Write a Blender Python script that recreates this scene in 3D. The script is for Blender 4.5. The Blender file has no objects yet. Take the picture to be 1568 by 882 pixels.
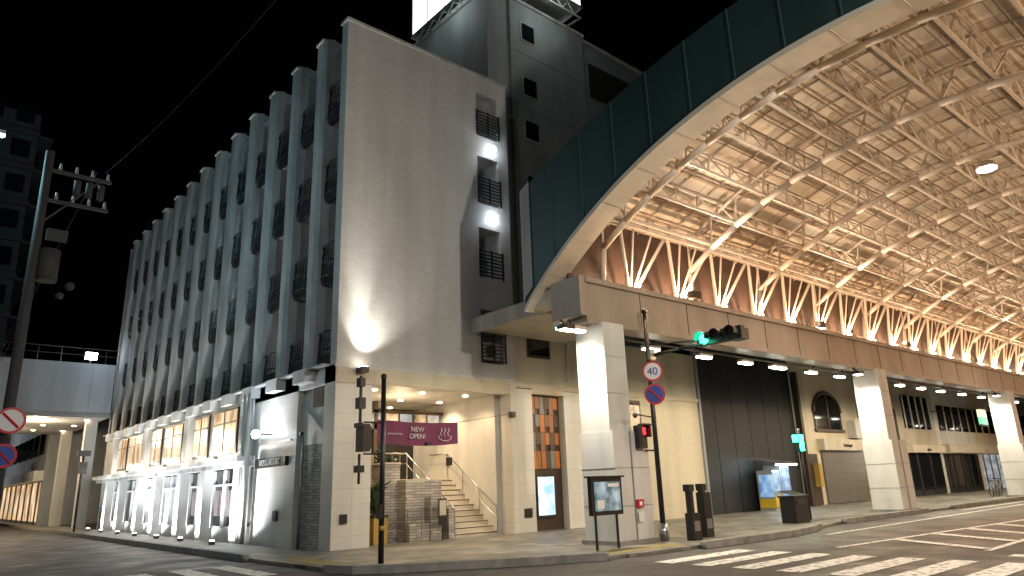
import bpy, bmesh, math, random
from mathutils import Vector, Matrix
random.seed(7)
scene=bpy.context.scene
R=random.random
# ------------------------------------------------------------------ materials
def nt(name):
    m=bpy.data.materials.new(name); m.use_nodes=True
    t=m.node_tree; return m,t,t.nodes["Principled BSDF"]
def coords(t,flat=False,scale=(1,1,1)):
    tc=t.nodes.new("ShaderNodeTexCoord")
    if not flat:
        mp=t.nodes.new("ShaderNodeMapping"); mp.inputs["Scale"].default_value=scale
        t.links.new(tc.outputs["Object"],mp.inputs[0]); return mp.outputs[0]
    s=t.nodes.new("ShaderNodeSeparateXYZ"); t.links.new(tc.outputs["Object"],s.inputs[0])
    a=t.nodes.new("ShaderNodeMath"); a.operation='ADD'
    t.links.new(s.outputs[0],a.inputs[0]); t.links.new(s.outputs[1],a.inputs[1])
    c=t.nodes.new("ShaderNodeCombineXYZ"); t.links.new(a.outputs[0],c.inputs[0]); t.links.new(s.outputs[2],c.inputs[1])
    return c.outputs[0]
def mul(t,a,b,f=1.0,mode='MULTIPLY'):
    m=t.nodes.new("ShaderNodeMix"); m.data_type='RGBA'; m.blend_type=mode; m.inputs[0].default_value=f
    for s,k in ((a,6),(b,7)):
        if isinstance(s,tuple): m.inputs[k].default_value=(*s,1)
        else: t.links.new(s,m.inputs[k])
    return m.outputs[2]
def ramp(t,src,lo,hi,a=0.3,b=0.7):
    r=t.nodes.new("ShaderNodeValToRGB"); t.links.new(src,r.inputs[0])
    r.color_ramp.elements[0].position=a; r.color_ramp.elements[1].position=b
    r.color_ramp.elements[0].color=(*lo,1); r.color_ramp.elements[1].color=(*hi,1); return r.outputs[0]
def noise(t,vec,scale,detail=4):
    n=t.nodes.new("ShaderNodeTexNoise"); n.inputs["Scale"].default_value=scale; n.inputs["Detail"].default_value=detail
    t.links.new(vec,n.inputs["Vector"]); return n.outputs[0]
def bump(t,b,src,strength,dist=0.02):
    n=t.nodes.new("ShaderNodeBump"); n.inputs["Strength"].default_value=strength; n.inputs["Distance"].default_value=dist
    t.links.new(src,n.inputs["Height"]); t.links.new(n.outputs[0],b.inputs["Normal"])
def M(name,col,rough=0.6,metal=0.0,var=0.25,sc=1.5,bmp=0.0,streak=True):
    m,t,b=nt(name)
    v=coords(t,scale=(1,1,0.25 if streak else 1))
    n=noise(t,v,sc,4)
    lo=tuple(c*(1-var) for c in col)
    c=ramp(t,n,lo,col)
    t.links.new(c,b.inputs["Base Color"])
    b.inputs["Roughness"].default_value=rough; b.inputs["Metallic"].default_value=metal
    if bmp>0: bump(t,b,noise(t,coords(t),25,2),bmp,0.01)
    return m
def TILE(name,c1,c2,mortar,w,h,ms=0.006,rough=0.45,bmp=0.4,dirt=0.3,offset=0.5):
    m,t,b=nt(name)
    v=coords(t,flat=True)
    br=t.nodes.new("ShaderNodeTexBrick"); t.links.new(v,br.inputs["Vector"])
    br.inputs["Scale"].default_value=1; br.inputs["Brick Width"].default_value=w; br.inputs["Row Height"].default_value=h
    br.inputs["Mortar Size"].default_value=ms; br.inputs["Color1"].default_value=(*c1,1); br.inputs["Color2"].default_value=(*c2,1)
    br.inputs["Mortar"].default_value=(*mortar,1); br.offset=offset
    n=noise(t,coords(t,scale=(1,1,0.12)),1.1,6)
    d=ramp(t,n,(1-dirt,)*3,(1,1,1),0.25,0.6)
    t.links.new(mul(t,br.outputs[0],d),b.inputs["Base Color"])
    b.inputs["Roughness"].default_value=rough
    if bmp>0:
        inv=t.nodes.new("ShaderNodeMath"); inv.operation='SUBTRACT'; inv.inputs[0].default_value=1; t.links.new(br.outputs[1],inv.inputs[1])
        bump(t,b,inv.outputs[0],bmp,0.01)
    return m
def EM(name,col,st,base=None,samp=False):
    m,t,b=nt(name)
    b.inputs["Base Color"].default_value=(*(base or col),1); b.inputs["Emission Color"].default_value=(*col,1)
    b.inputs["Emission Strength"].default_value=st
    if not samp: m.cycles.emission_sampling='NONE'
    return m
def EMV(name,c1,c2,st,sc=1.2,w=(1,1,1),samp=False):
    m,t,b=nt(name)
    n=noise(t,coords(t,scale=w),sc,3); c=ramp(t,n,c1,c2,0.35,0.65)
    t.links.new(c,b.inputs["Emission Color"]); b.inputs["Base Color"].default_value=(0.1,0.1,0.1,1)
    b.inputs["Roughness"].default_value=0.15
    b.inputs["Emission Strength"].default_value=st
    if not samp: m.cycles.emission_sampling='NONE'
    return m
def GLASS(name,col=(0.01,0.012,0.015)):
    m,t,b=nt(name); b.inputs["Base Color"].default_value=(*col,1); b.inputs["Roughness"].default_value=0.06
    b.inputs["Specular IOR Level"].default_value=0.6; return m

tile_white=TILE("white_wall_tile",(0.60,0.585,0.55),(0.55,0.535,0.505),(0.45,0.44,0.415),0.23,0.075,0.004,0.38,0.25,0.24)
tile_low=TILE("large_white_tile",(0.64,0.61,0.55),(0.61,0.58,0.53),(0.46,0.44,0.40),0.62,0.42,0.006,0.4,0.15,0.22,0.0)
tile_cream=TILE("cream_wall_tile",(0.62,0.54,0.40),(0.58,0.51,0.38),(0.50,0.45,0.34),0.3,0.1,0.005,0.5,0.2,0.25)
stone=TILE("ledge_stone",(0.56,0.51,0.44),(0.30,0.27,0.24),(0.12,0.105,0.09),0.34,0.085,0.006,0.75,1.0,0.35,0.37)
white=M("painted_white_wall",(0.62,0.615,0.59),0.55,0,0.25)
fin_m=M("precast_white_panel",(0.50,0.50,0.48),0.6,0,0.45,2.0)
grey_wall=M("grey_render_wall",(0.34,0.36,0.37),0.75,0,0.4,0.8)
cream=M("cream_panel",(0.60,0.53,0.42),0.45,0,0.2)
beam_m=M("beige_metal_beam",(0.38,0.31,0.25),0.45,0,0.35,1.0)
teal=M("teal_metal_cladding",(0.016,0.040,0.038),0.45,0.0,0.35,0.7)
teal_seam=M("cladding_seam",(0.035,0.065,0.065),0.5)
steel=M("cream_painted_steel",(0.56,0.50,0.43),0.4,0,0.15,3)
purlin=M("roof_purlin",(0.44,0.37,0.30),0.6)
dark=M("dark_panel",(0.03,0.026,0.024),0.6)
louvre=M("brown_louvre",(0.06,0.035,0.025),0.6)
black=M("black_metal",(0.015,0.015,0.016),0.4,0,0.3)
wirem=M("wire_sheath",(0.012,0.012,0.012),0.95)
blackwall=M("black_cladding",(0.010,0.011,0.013),0.6,0,0.4,0.6)
bronze=M("bronze_frame",(0.07,0.045,0.03),0.35,0.3)
chrome=M("brushed_steel",(0.5,0.5,0.5),0.3,0.9,0.1)
greyp=M("grey_painted_metal",(0.3,0.3,0.3),0.5)
glass=GLASS("dark_window_glass")
def skinm():
    m,t,b=nt("vault_roof_sheet"); v=coords(t)
    br=t.nodes.new("ShaderNodeTexBrick"); t.links.new(v,br.inputs["Vector"]); br.offset=0
    br.inputs["Scale"].default_value=1; br.inputs["Brick Width"].default_value=1.39; br.inputs["Row Height"].default_value=0.62; br.inputs["Mortar Size"].default_value=0.02
    br.inputs["Color1"].default_value=(0.74,0.66,0.54,1); br.inputs["Color2"].default_value=(0.58,0.50,0.40,1); br.inputs["Mortar"].default_value=(0.32,0.26,0.20,1)
    t.links.new(mul(t,br.outputs[0],ramp(t,noise(t,v,0.7,4),(0.72,)*3,(1,)*3)),b.inputs["Base Color"]); b.inputs["Roughness"].default_value=0.55
    return m
skin=skinm()
def asphalt():
    m,t,b=nt("asphalt")
    v=coords(t)
    c=mul(t,ramp(t,noise(t,v,60,2),(0.026,0.026,0.027),(0.095,0.092,0.088)),ramp(t,noise(t,v,0.45,6),(0.55,)*3,(1.15,)*3))
    t.links.new(c,b.inputs["Base Color"])
    t.links.new(ramp(t,noise(t,v,0.9,4),(0.42,)*3,(0.8,)*3),b.inputs["Roughness"])
    bump(t,b,noise(t,v,80,2),0.5,0.01); return m
asph=asphalt()
def paving():
    m,t,b=nt("pavement_pavers")
    tc=coords(t)
    br=t.nodes.new("ShaderNodeTexBrick"); t.links.new(tc,br.inputs["Vector"])
    br.inputs["Scale"].default_value=1; br.inputs["Brick Width"].default_value=0.4; br.inputs["Row Height"].default_value=0.4
    br.offset=0; br.inputs["Mortar Size"].default_value=0.01
    br.inputs["Color1"].default_value=(0.30,0.27,0.22,1); br.inputs["Color2"].default_value=(0.14,0.14,0.13,1); br.inputs["Mortar"].default_value=(0.06,0.055,0.05,1)
    c=mul(t,br.outputs[0],ramp(t,noise(t,tc,0.8,6),(0.55,)*3,(1.1,)*3))
    t.links.new(c,b.inputs["Base Color"]); b.inputs["Roughness"].default_value=0.5
    bump(t,b,br.outputs[1],0.3,-0.01); return m
pave=paving()
def paintm():
    m,t,b=nt("worn_road_paint"); v=coords(t)
    c=ramp(t,noise(t,v,7,9),(0.14,0.14,0.135),(0.74,0.74,0.71),0.36,0.48)
    t.links.new(c,b.inputs["Base Color"]); b.inputs["Roughness"].default_value=0.6; return m
paint=paintm()
kerbm=M("concrete_kerb",(0.28,0.27,0.25),0.8,0,0.45,3,0.3,False)
leafm=M("leaf_green",(0.05,0.10,0.03),0.5,0,0.5,6)
e_warm=EM("warm_lamp",(1,0.72,0.42),30)
e_white=EM("white_lamp",(1,0.93,0.78),26)
e_cool=EM("cool_lamp",(0.80,0.90,1),30)
e_cyan=EM("cyan_lamp",(0.45,0.9,1),30)
e_orange=EM("uplight_lens",(1,0.60,0.30),60)
e_green=EM("green_signal",(0.03,1,0.55),12)
e_red=EM("red_signal",(1,0.02,0.03),4)
e_sign=EM("sign_face",(0.9,1,0.97),2.2,samp=True)
win_warm=EMV("lit_window_warm",(0.30,0.15,0.06),(1,0.70,0.40),1.1,1.6,(1,1,0.4))
win_room=EMV("lit_lobby_glass",(0.08,0.04,0.015),(1,0.62,0.3),0.8,1.8)
win_cool=EMV("lit_window_cool",(0.25,0.28,0.3),(0.8,0.85,0.9),0.5,2)
poster=EMV("poster_print_glow",(0.5,0.06,0.04),(0.4,0.38,0.3),0.3,3)  # poster colours emit a faint glow of their own
# ------------------------------------------------------------------ geometry helper
class G:
    def __init__(s,name,origin=(0,0,0),rotz=0):
        s.o=Vector(origin); s.bm={}
        s.e=bpy.data.objects.new(name,None); s.e.empty_display_size=0.3
        s.e.location=s.o; s.e.rotation_euler=(0,0,rotz); bpy.context.collection.objects.link(s.e); s.kids=[]
    def b(s,mat,part):
        k=(part,mat.name)
        if k not in s.bm: s.bm[k]=(bmesh.new(),mat)
        return s.bm[k][0]
    def poly(s,pts,mat,part="body"):
        bm=s.b(mat,part); bm.faces.new([bm.verts.new(Vector(p)-s.o) for p in pts])
    def box(s,x0,x1,y0,y1,z0,z1,mat,part="body"):
        bm=s.b(mat,part)
        v=[bm.verts.new(Vector((x,y,z))-s.o) for z in(z0,z1) for y in (y0,y1) for x in (x0,x1)]
        for f in((0,2,3,1),(4,5,7,6),(0,1,5,4),(2,6,7,3),(0,4,6,2),(1,3,7,5)): bm.faces.new([v[i] for i in f])
    def obox(s,c,sx,sy,sz,ang,mat,part="body"):
        bm=s.b(mat,part); ca,sa=math.cos(ang),math.sin(ang); c=Vector(c)
        v=[]
        for z in(-sz/2,sz/2):
            for y in(-sy/2,sy/2):
                for x in(-sx/2,sx/2): v.append(bm.verts.new(c+Vector((x*ca-y*sa,x*sa+y*ca,z))-s.o))
        for f in((0,2,3,1),(4,5,7,6),(0,1,5,4),(2,6,7,3),(0,4,6,2),(1,3,7,5)): bm.faces.new([v[i] for i in f])
    def prism(s,pts,z0,z1,mat,part="body"):
        bm=s.b(mat,part)
        a=[bm.verts.new(Vector((p[0],p[1],z0))-s.o) for p in pts]; c=[bm.verts.new(Vector((p[0],p[1],z1))-s.o) for p in pts]
        n=len(pts)
        bm.faces.new(a[::-1]); bm.faces.new(c)
        for i in range(n): bm.faces.new((a[i],a[(i+1)%n],c[(i+1)%n],c[i]))
    def tube(s,p0,p1,r,mat,part="body",seg=6,r1=None,cap=True):
        bm=s.b(mat,part); p0=Vector(p0)-s.o; p1=Vector(p1)-s.o; r1=r if r1 is None else r1
        d=(p1-p0).normalized(); up=Vector((0,0,1)) if abs(d.z)<0.95 else Vector((1,0,0))
        a=d.cross(up).normalized(); c=d.cross(a)
        A=[];B=[]
        for i in range(seg):
            t=2*math.pi*i/seg; q=a*math.cos(t)+c*math.sin(t)
            A.append(bm.verts.new(p0+q*r)); B.append(bm.verts.new(p1+q*r1))
        for i in range(seg):
            f=bm.faces.new((A[i],A[(i+1)%seg],B[(i+1)%seg],B[i])); f.smooth=seg>6
        if cap: bm.faces.new(A[::-1]); bm.faces.new(B)
    def path(s,pts,r,mat,part="body",seg=6):
        for i in range(len(pts)-1): s.tube(pts[i],pts[i+1],r,mat,part,seg)
    def sphere(s,c,r,mat,part="body",seg=12,sc=(1,1,1)):
        bm=s.b(mat,part); res=bmesh.ops.create_uvsphere(bm,u_segments=seg,v_segments=max(6,seg//2),radius=r)
        for v in res['verts']:
            v.co=Vector((v.co.x*sc[0],v.co.y*sc[1],v.co.z*sc[2]))+Vector(c)-s.o
            for f in v.link_faces: f.smooth=True
    def done(s):
        used={}
        for (part,mn),(bm,mat) in s.bm.items():
            nm=part if part not in used else part+"_"+mn; used[part]=1
            me=bpy.data.meshes.new(nm); bmesh.ops.recalc_face_normals(bm,faces=bm.faces[:]) ; bm.to_mesh(me); bm.free()
            me.materials.append(mat); o=bpy.data.objects.new(nm,me); bpy.context.collection.objects.link(o); o.parent=s.e
        return s.e
    def light(s,kind,loc,power,col,size=0.1,target=None,spot=100,blend=0.6,name="lamp_light"):
        l=bpy.data.lights.new(name,kind); l.energy=power; l.color=col
        if kind in('POINT','SPOT'): l.shadow_soft_size=size
        if kind=='SPOT': l.spot_size=math.radians(spot); l.spot_blend=blend
        o=bpy.data.objects.new(name,l); bpy.context.collection.objects.link(o); o.parent=s.e; o.location=Vector(loc)-s.o
        if target is not None: o.rotation_euler=(Vector(target)-Vector(loc)).to_track_quat('-Z','Y').to_euler()
        return o
    def text(s,body,loc,size,rot,mat,part="lettering",ext=0.01,align='CENTER',sx=1):
        cu=bpy.data.curves.new(part,'FONT'); cu.body=body; cu.size=size; cu.extrude=ext; cu.align_x=align
        o=bpy.data.objects.new(part,cu); cu.materials.append(mat); bpy.context.collection.objects.link(o)
        o.parent=s.e; o.location=Vector(loc)-s.o; o.rotation_euler=rot; o.scale=(sx,1,1)
FR=(math.radians(90),0,0)
LF=(math.radians(90),0,math.radians(-90))
# ------------------------------------------------------------------ ground
g=G("ground"); g.poly([(-400,-400,-0.01),(600,-400,-0.01),(600,600,-0.01),(-400,600,-0.01)],asph,"asphalt_sheet"); g.done()
PZ=0.07
pv=G("pavement")
poly=[(7.15,95),(7.15,17.2),(7.25,14.2),(7.8,13.2),(9.1,12.45),(10.6,11.55),(11.9,10.95),(13.0,10.7),(19.3,10.65),(22.3,11.2),(25,11.65),(95,11.65),(95,19),(9,19),(9,95)]
pv.prism(poly,-0.005,PZ,pave,"paving")
for (x,y) in ((9.6,14.6),(19,12),(27,13)):
    pv.tube((x,y,PZ),(x,y,PZ+0.004),0.32,kerbm,"manhole_cover",20)
tact=M("tactile_yellow_paving",(0.30,0.24,0.09),0.7,0,0.4,4)
pv.prism([(12.3,11.1),(15.0,11.0),(15.0,11.6),(12.3,11.7)],PZ,PZ+0.005,tact,"tactile_strip"); pv.prism([(7.4,14.6),(8.0,14.6),(8.0,17.4),(7.4,17.4)],PZ,PZ+0.005,tact,"tactile_strip")
pv.done()
def kerb(pts,nm="kerb",h=0.16,w=0.2):
    k=G(nm,(pts[0][0],pts[0][1],0))
    P=[Vector(p) for p in pts]
    L=[];Rr=[]
    for i,p in enumerate(P):
        d=(P[min(i+1,len(P)-1)]-P[max(i-1,0)]).normalized(); n=Vector((-d.y,d.x))*w/2
        L.append(p+n);Rr.append(p-n)
    for i in range(len(P)-1):
        k.prism([Rr[i],Rr[i+1],L[i+1],L[i]],-0.004,h,kerbm,"kerb_stones")
    for e in (P[0],P[-1]): k.tube((*e,-0.004),(*e,h-0.003),w/2,kerbm,"kerb_end",12)
    k.done()
kerb([(7.05,95),(7.05,60),(7.05,40),(7.05,30),(7.05,24),(7.1,18.7)])
kerb([(7.15,14.3),(7.4,13.6),(8.0,13.0),(9.05,12.35),(10.5,11.5),(11.9,10.85)])
kerb([(15.1,10.55),(17,10.5),(19.3,10.5),(20.6,10.7),(22,11.1)])
kerb([(24.6,11.5),(28,11.55),(32,11.55)])
kerb([(35,11.55),(60,11.55),(95,11.55)])
kerb([(1.2,95),(1.2,60),(1.2,20)])
lp=G("pavement"); lp.box(-12,1.1,20,95,-0.005,0.1,pave,"paving"); lp.done()
cw=G("crosswalk")
for i in range(8): cw.poly([(12.1,9.25-0.9*i,0.0),(15.2,9.25-0.9*i,0.0),(15.2,9.72-0.9*i,0.0),(12.1,9.72-0.9*i,0.0)],paint,"stripes")
cw.done()
cw=G("crosswalk")
for i in range(6): cw.poly([(5.95-0.9*i,15.0,0),(6.4-0.9*i,15.0,0),(6.4-0.9*i,17.9,0),(5.95-0.9*i,17.9,0)],paint,"stripes")
cw.done()
rm=G("road_marking")
def line(a,b,w,gp=rm,z=0.0):
    a=Vector(a);b=Vector(b);d=(b-a).normalized();n=Vector((-d.y,d.x))*w/2
    gp.poly([(*(a-n),z),(*(b-n),z),(*(b+n),z),(*(a+n),z)],paint,"painted_lines")
line((17.2,5.2),(70,6.6),0.15); line((16.6,8.0),(34,6.7),0.15,z=0.002)
for i in range(7):
    x=17.6+i*2.1; line((x,5.3+0.03*i),(x+1.6,7.8-0.15*i),0.32,z=0.004)
line((34,10.9),(90,10.9),0.15); line((16.5,0.5),(16.5,4.6),0.4)
line((20,9.9),(70,10.4),0.12,z=0.001)
rm.done()
# ------------------------------------------------------------------ hotel
h=G("hotel_building",(9.3,18.5,0))
TOP=16.9
Z=[(5.7,7.6),(8.75,10.65),(11.6,13.5),(14.35,16.2)]
h.box(9.3,14.7,18.5,18.9,5.2,TOP,tile_white,"front_wall")
h.box(15.7,16.2,18.5,18.9,5.2,TOP,tile_white,"front_wall")
prev=5.2
for a,b in Z+[(TOP,TOP)]:
    h.box(14.7,15.7,18.5,18.9,prev,a,tile_white,"front_wall"); prev=b
h.box(9.25,16.25,18.46,18.95,TOP,TOP+0.1,fin_m,"parapet_cap")
for a,b in Z:
    h.box(14.5,14.7,18.9,20.1,a-0.1,b+0.1,white,"alcove"); h.box(15.7,16.0,18.9,20.1,a-0.1,b+0.1,white,"alcove")
    h.box(14.5,16.0,18.9,20.1,b,b+0.15,white,"alcove"); h.box(14.5,16.0,18.9,20.1,a-0.15,a,white,"alcove")
    h.box(14.7,15.7,20.0,20.1,a,b,greyp,"alcove_back"); h.box(14.85,15.5,19.96,19.99,a+0.1,b-0.25,glass,"alcove_window"); h.box(15.15,15.2,19.93,19.96,a+0.1,b-0.25,greyp,"alcove_mullion")
    for i in range(8): h.box(14.66,15.74,18.40,18.43,a+0.05+i*0.13,a+0.09+i*0.13,black,"balcony_rail")
    for xx in (14.66,15.2,15.72): h.box(xx-0.02,xx+0.02,18.39,18.44,a,a+1.05,black,"balcony_rail")
for zc in (13.88,11.12):
    h.sphere((15.35,18.36,zc),0.13,e_cool,"balcony_lamp"); h.box(15.27,15.43,18.40,18.5,zc-0.08,zc+0.08,chrome,"balcony_lamp_base")
    h.light('POINT',(15.35,18.0,zc),10,(0.75,0.85,1),0.12)
h.box(10.35,14.5,18.95,47.4,5.25,16.5,grey_wall,"core"); h.box(14.5,16.2,20.1,47.4,5.25,16.5,grey_wall,"core")
h.box(9.5,10.35,18.9,47.4,16.45,16.5,grey_wall,"roof")
P=2.13; FW=0.98
for k in range(-1,13):
    f0=19.9+P*k
    if k>=0:
        f1=f0+FW
        h.prism([(10.35,f0+0.1),(9.55,f0),(9.3,f0+0.12),(9.2,f0+0.32),(9.2,f1-0.32),(9.3,f1-0.12),(9.55,f1),(10.35,f1-0.1)][::-1],5.25,TOP+0.05,fin_m,"facade_fins")
        h.prism([(9.95,f0-0.1),(9.0,f0+0.05),(9.0,f1-0.05),(9.95,f1+0.1)][::-1],4.85,5.25,white,"fin_brackets")
        h.prism([(9.55,f0+0.03),(9.16,f0+0.22),(9.16,f1-0.22),(9.55,f1-0.03)][::-1],TOP+0.05,TOP+0.12,fin_m,"fin_caps")
    g0=(f0+FW) if k>=0 else 18.9; g1=f0+P if k>=0 else 19.9
    if g1>47.5: continue
    h.box(9.95,10.35,g0,g1,16.1,TOP-0.2,fin_m,"gap_parapet")
    for j in range(4):
        fz=5.35+2.85*j
        h.box(9.55,10.35,g0,g1,fz-0.28,fz,fin_m,"balcony_slab")
        r_=R()
        h.box(10.25,10.33,g0+0.05,g1-0.05,fz+0.1,fz+2.2,glass if r_>0.05 else win_cool,"bay_window")
        h.box(10.2,10.33,g0,g1,fz+2.2,fz+2.57,dark,"bay_window_head")
        h.box(10.2,10.25,(g0+g1)/2-0.03,(g0+g1)/2+0.03,fz,fz+2.2,greyp,"bay_window_frame")
        if r_>0.6: h.box(10.19,10.24,g0+0.1,(g0+g1)/2,fz+0.1,fz+2.15,fin_m,"curtain")
        n=9
        for i in range(n+1):
            yy=g0+(g1-g0)*i/n; bow=0.12*math.sin(math.pi*i/n)
            h.path([(9.42-bow*0.3,yy,fz-0.3),(9.36-bow,yy,fz-0.1),(9.38-bow,yy,fz+0.4),(9.42-bow,yy,fz+0.95)],0.014,black,"bay_railing",4)
        for zz in (fz-0.1,fz+0.4,fz+0.95):
            h.path([(9.38-0.12*math.sin(math.pi*i/n),g0+(g1-g0)*i/n,zz) for i in range(n+1)],0.024,black,"bay_railing",4)
        h.box(9.45,9.55,g0,g1,fz-0.3,fz+0.3,dark,"bay_kickplate")
h.box(9.3,10.0,47.2,47.4,0,TOP,fin_m,"end_wall")
# ground storey left side
h.box(9.3,10.5,18.5,19.2,0,5.2,tile_low,"corner_column")
h.box(9.25,16.2,18.47,18.5,5.12,5.2,white,"eave_line")
h.box(9.45,9.8,19.2,21.0,0,3.0,stone,"stone_side_wall")
h.poly([(9.44,19.25,3.0),(9.44,21.0,3.0),(9.44,21.0,4.3),(9.44,19.25,3.2)],tile_low,"side_wall_wedge")
h.prism([(9.5,19.2),(9.8,19.2),(9.8,21.0),(9.5,21.0)],3.0,5.2,white,"side_wall_upper")
h.box(9.42,9.5,19.5,20.2,4.1,4.75,black,"vent_window")
h.tube((9.3,20.55,0),(9.3,20.55,3.3),0.04,chrome,"side_pole",8); h.box(9.2,9.3,20.5,20.6,3.3,3.4,black,"side_pole_camera")
h.box(9.3,9.8,21.0,24.3,0,5.2,tile_low,"sign_wall")
h.box(9.18,9.3,21.5,23.9,2.45,2.75,black,"name_board"); h.text("HOTEL RESORT",(9.17,22.7,2.52),0.26,LF,white,"name_letters",0.01,sx=0.9)
h.box(9.24,9.3,21.3,23.9,3.2,3.24,chrome,"sign_rail")
h.light('SPOT',(8.65,22.9,3.5),560,(0.76,0.88,1),0.1,(9.3,22.9,4.0),140)
h.sphere((8.75,22.9,3.5),0.14,e_cool,"sign_lamp",12); h.tube((9.3,22.9,3.5),(8.75,22.9,3.5),0.02,black,"sign_lamp_arm")
h.box(9.24,9.3,22.1,22.4,0.8,1.1,black,"vent_grille")
for yy in (24.35,24.75): h.tube((9.05,yy,0),(9.05,yy,5.0),0.09,white,"drain_pipe",10)
h.box(9.3,9.8,24.3,47.2,2.7,5.2,white,"upper_ground_wall")
h.box(9.8,16,24.3,47.2,0,5.2,dark,"ground_core")
h.box(8.75,9.35,24.4,47.3,2.72,2.9,white,"ledge")
h.box(8.95,9.35,24.4,47.3,2.55,2.72,fin_m,"ledge_under")
h.box(9.05,10.4,18.9,47.3,5.2,5.25,fin_m,"soffit_slab")
for bi in range(4):
    y=24.9+6.5*bi; w=6.5 if bi<3 else 2.3
    h.prism([(9.3,y-0.3),(8.95,y-0.2),(8.95,y+0.35),(9.3,y+0.45)][::-1],0,2.55,white,"lower_pier")
    h.prism([(9.3,y-0.3),(9.05,y-0.2),(9.05,y+0.35),(9.3,y+0.45)][::-1],2.9,4.95,white,"upper_pier")
    if bi<3:
        for (a,b) in ((1.2,3.6),(4.3,5.9)):
            h.box(9.24,9.3,y+a-0.08,y+b+0.08,3.1,4.75,bronze,"window_frame")
            h.box(9.215,9.24,y+a,y+b,3.18,4.67,win_warm,"lit_window")
            h.box(9.19,9.215,y+(a+b)/2-0.03,y+(a+b)/2+0.03,3.18,4.67,bronze,"mullion")
            h.box(9.19,9.213,y+a,y+b,4.2,4.26,bronze,"mullion")
        h.box(9.3,9.8,y+0.4,y+w-0.3,0,0.55,tile_low,"plinth")
        for (a,b) in ((0.9,3.1),(3.9,5.9)):
            h.box(9.3,9.5,y+a,y+b,0.55,2.5,glass if bi!=1 else win_cool,"shop_window")
            for yy in (y+a,y+(a+b)/2,y+b): h.box(9.2,9.3,yy-0.04,yy+0.04,0.5,2.5,white,"shop_mullion")
            h.box(9.2,9.3,y+a,y+b,1.95,2.02,white,"shop_mullion")
        if bi==0:
            for q in range(4): h.box(9.27,9.295,y+1.0+q*0.52,y+1.42+q*0.52,0.9,1.8,poster,"poster")
            for q in range(3): h.box(9.27,9.295,y+4.0+q*0.6,y+4.45+q*0.6,0.9,1.8,poster,"poster")
        h.prism([(9.3,y+3.15),(8.9,y+3.25),(8.9,y+3.75),(9.3,y+3.85)][::-1],0,2.55,white,"lower_pier")
    for fy,pw in ((0.1,550 if bi else 1700),(3.5,500 if bi!=1 else 1700)):
        if bi==3 and fy>1: continue
        h.box(8.25,8.4,y+fy-0.1,y+fy+0.1,PZ,PZ+0.12,black,"ground_floodlight"); h.box(8.27,8.38,y+fy-0.08,y+fy+0.08,PZ+0.12,PZ+0.14,e_cool,"ground_floodlight_lens")
        h.light('SPOT',(8.2,y+fy,0.3),pw,(0.88,0.94,1),0.08,(9.1,y+fy,1.7),140)
    if bi<3:
        h.box(8.8,8.9,y+1.9,y+2.1,2.9,2.98,black,"ledge_light"); h.light('POINT',(8.55,y+2.2,3.3),85,(1,0.93,0.82),0.1)
        h.light('POINT',(8.55,y+5.2,3.3),70,(1,0.93,0.82),0.1)
# portico
h.box(9.3,16.2,18.5,25.6,4.7,5.2,white,"portico_ceiling")
h.box(9.28,15.9,18.46,18.5,4.66,5.12,tile_cream,"portico_header")
h.box(15.9,16.9,18.45,19.1,0,4.9,tile_low,"portico_column")
h.box(15.7,15.9,19.1,25.6,0,4.7,white,"portico_side")
h.box(9.8,10.0,19.2,25.6,0,4.7,stone,"portico_side_stone")
h.box(9.8,15.9,25.4,25.6,0,4.7,win_room,"lobby_wall")
for i in range(7): h.box(10+0.95*i-0.05,10+0.95*i+0.05,24.9,25.0,1.9,4.7,bronze,"lobby_mullion")
for zz in (1.95,3.4,4.1,4.62): h.box(10,15.7,24.9,25.0,zz-0.05,zz+0.05,bronze,"lobby_transom")
h.box(10.0,15.7,24.92,24.96,1.9,2.6,dark,"lobby_bar")
h.box(12.7,12.85,22.2,22.4,1.9,4.7,bronze,"canopy_post"); h.box(10.0,15.7,22.2,22.35,3.7,3.9,bronze,"canopy_beam"); h.box(10.0,15.7,22.2,22.35,4.3,4.4,bronze,"canopy_beam")
for i in range(9): h.box(10.2+0.6*i,10.7+0.6*i,22.22,22.27,3.92,4.28,win_room if i%2 else win_cool,"transom_light")
h.box(10.0,15.7,21.9,24.9,0,1.9,stone,"terrace"); h.box(10.0,15.7,21.88,24.9,1.9,1.96,cream,"terrace_slab")
for i in range(11): h.box(13.75,15.7,19.1+i*0.26,22.0,0.0 if i==0 else i*0.172,(i+1)*0.172,cream,"stairs"); h.box(13.75,15.7,19.085+i*0.26,19.1+i*0.26,(i+1)*0.172-0.03,(i+1)*0.172-0.004,dark,"stair_nosing")
h.box(13.55,13.75,18.9,22.0,0,1.0,stone,"stair_cheek"); h.box(13.55,13.75,20.4,22.0,1.0,1.95,stone,"stair_cheek")
h.box(12.2,13.55,19.3,21.9,0,1.85,stone,"stone_planter"); h.box(12.18,13.57,19.28,21.9,1.85,1.9,cream,"planter_coping"); h.box(11.7,12.3,19.8,21.9,0,2.4,stone,"stone_planter"); h.box(11.68,12.32,19.78,21.9,2.4,2.45,cream,"planter_coping")
h.box(10.9,11.75,20.5,21.9,0,2.75,stone,"stone_planter"); h.box(12.9,13.3,18.95,19.3,0,1.35,stone,"stone_planter"); h.box(12.15,12.9,19.0,19.3,0,0.6,stone,"stone_planter")
for xx in (13.85,15.6):
    a=[(xx,19.0,0.95),(xx,21.9,2.85),(xx,23,2.85)]
    h.path(a,0.025,chrome,"handrail",8); h.path([(p[0],p[1],p[2]-0.35) for p in a],0.015,chrome,"handrail",6)
    for q in range(4): h.tube((xx,19.0+q*0.95,0.1+q*0.62),(xx,19.0+q*0.95,0.95+q*0.62),0.02,chrome,"handrail",6)
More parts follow.
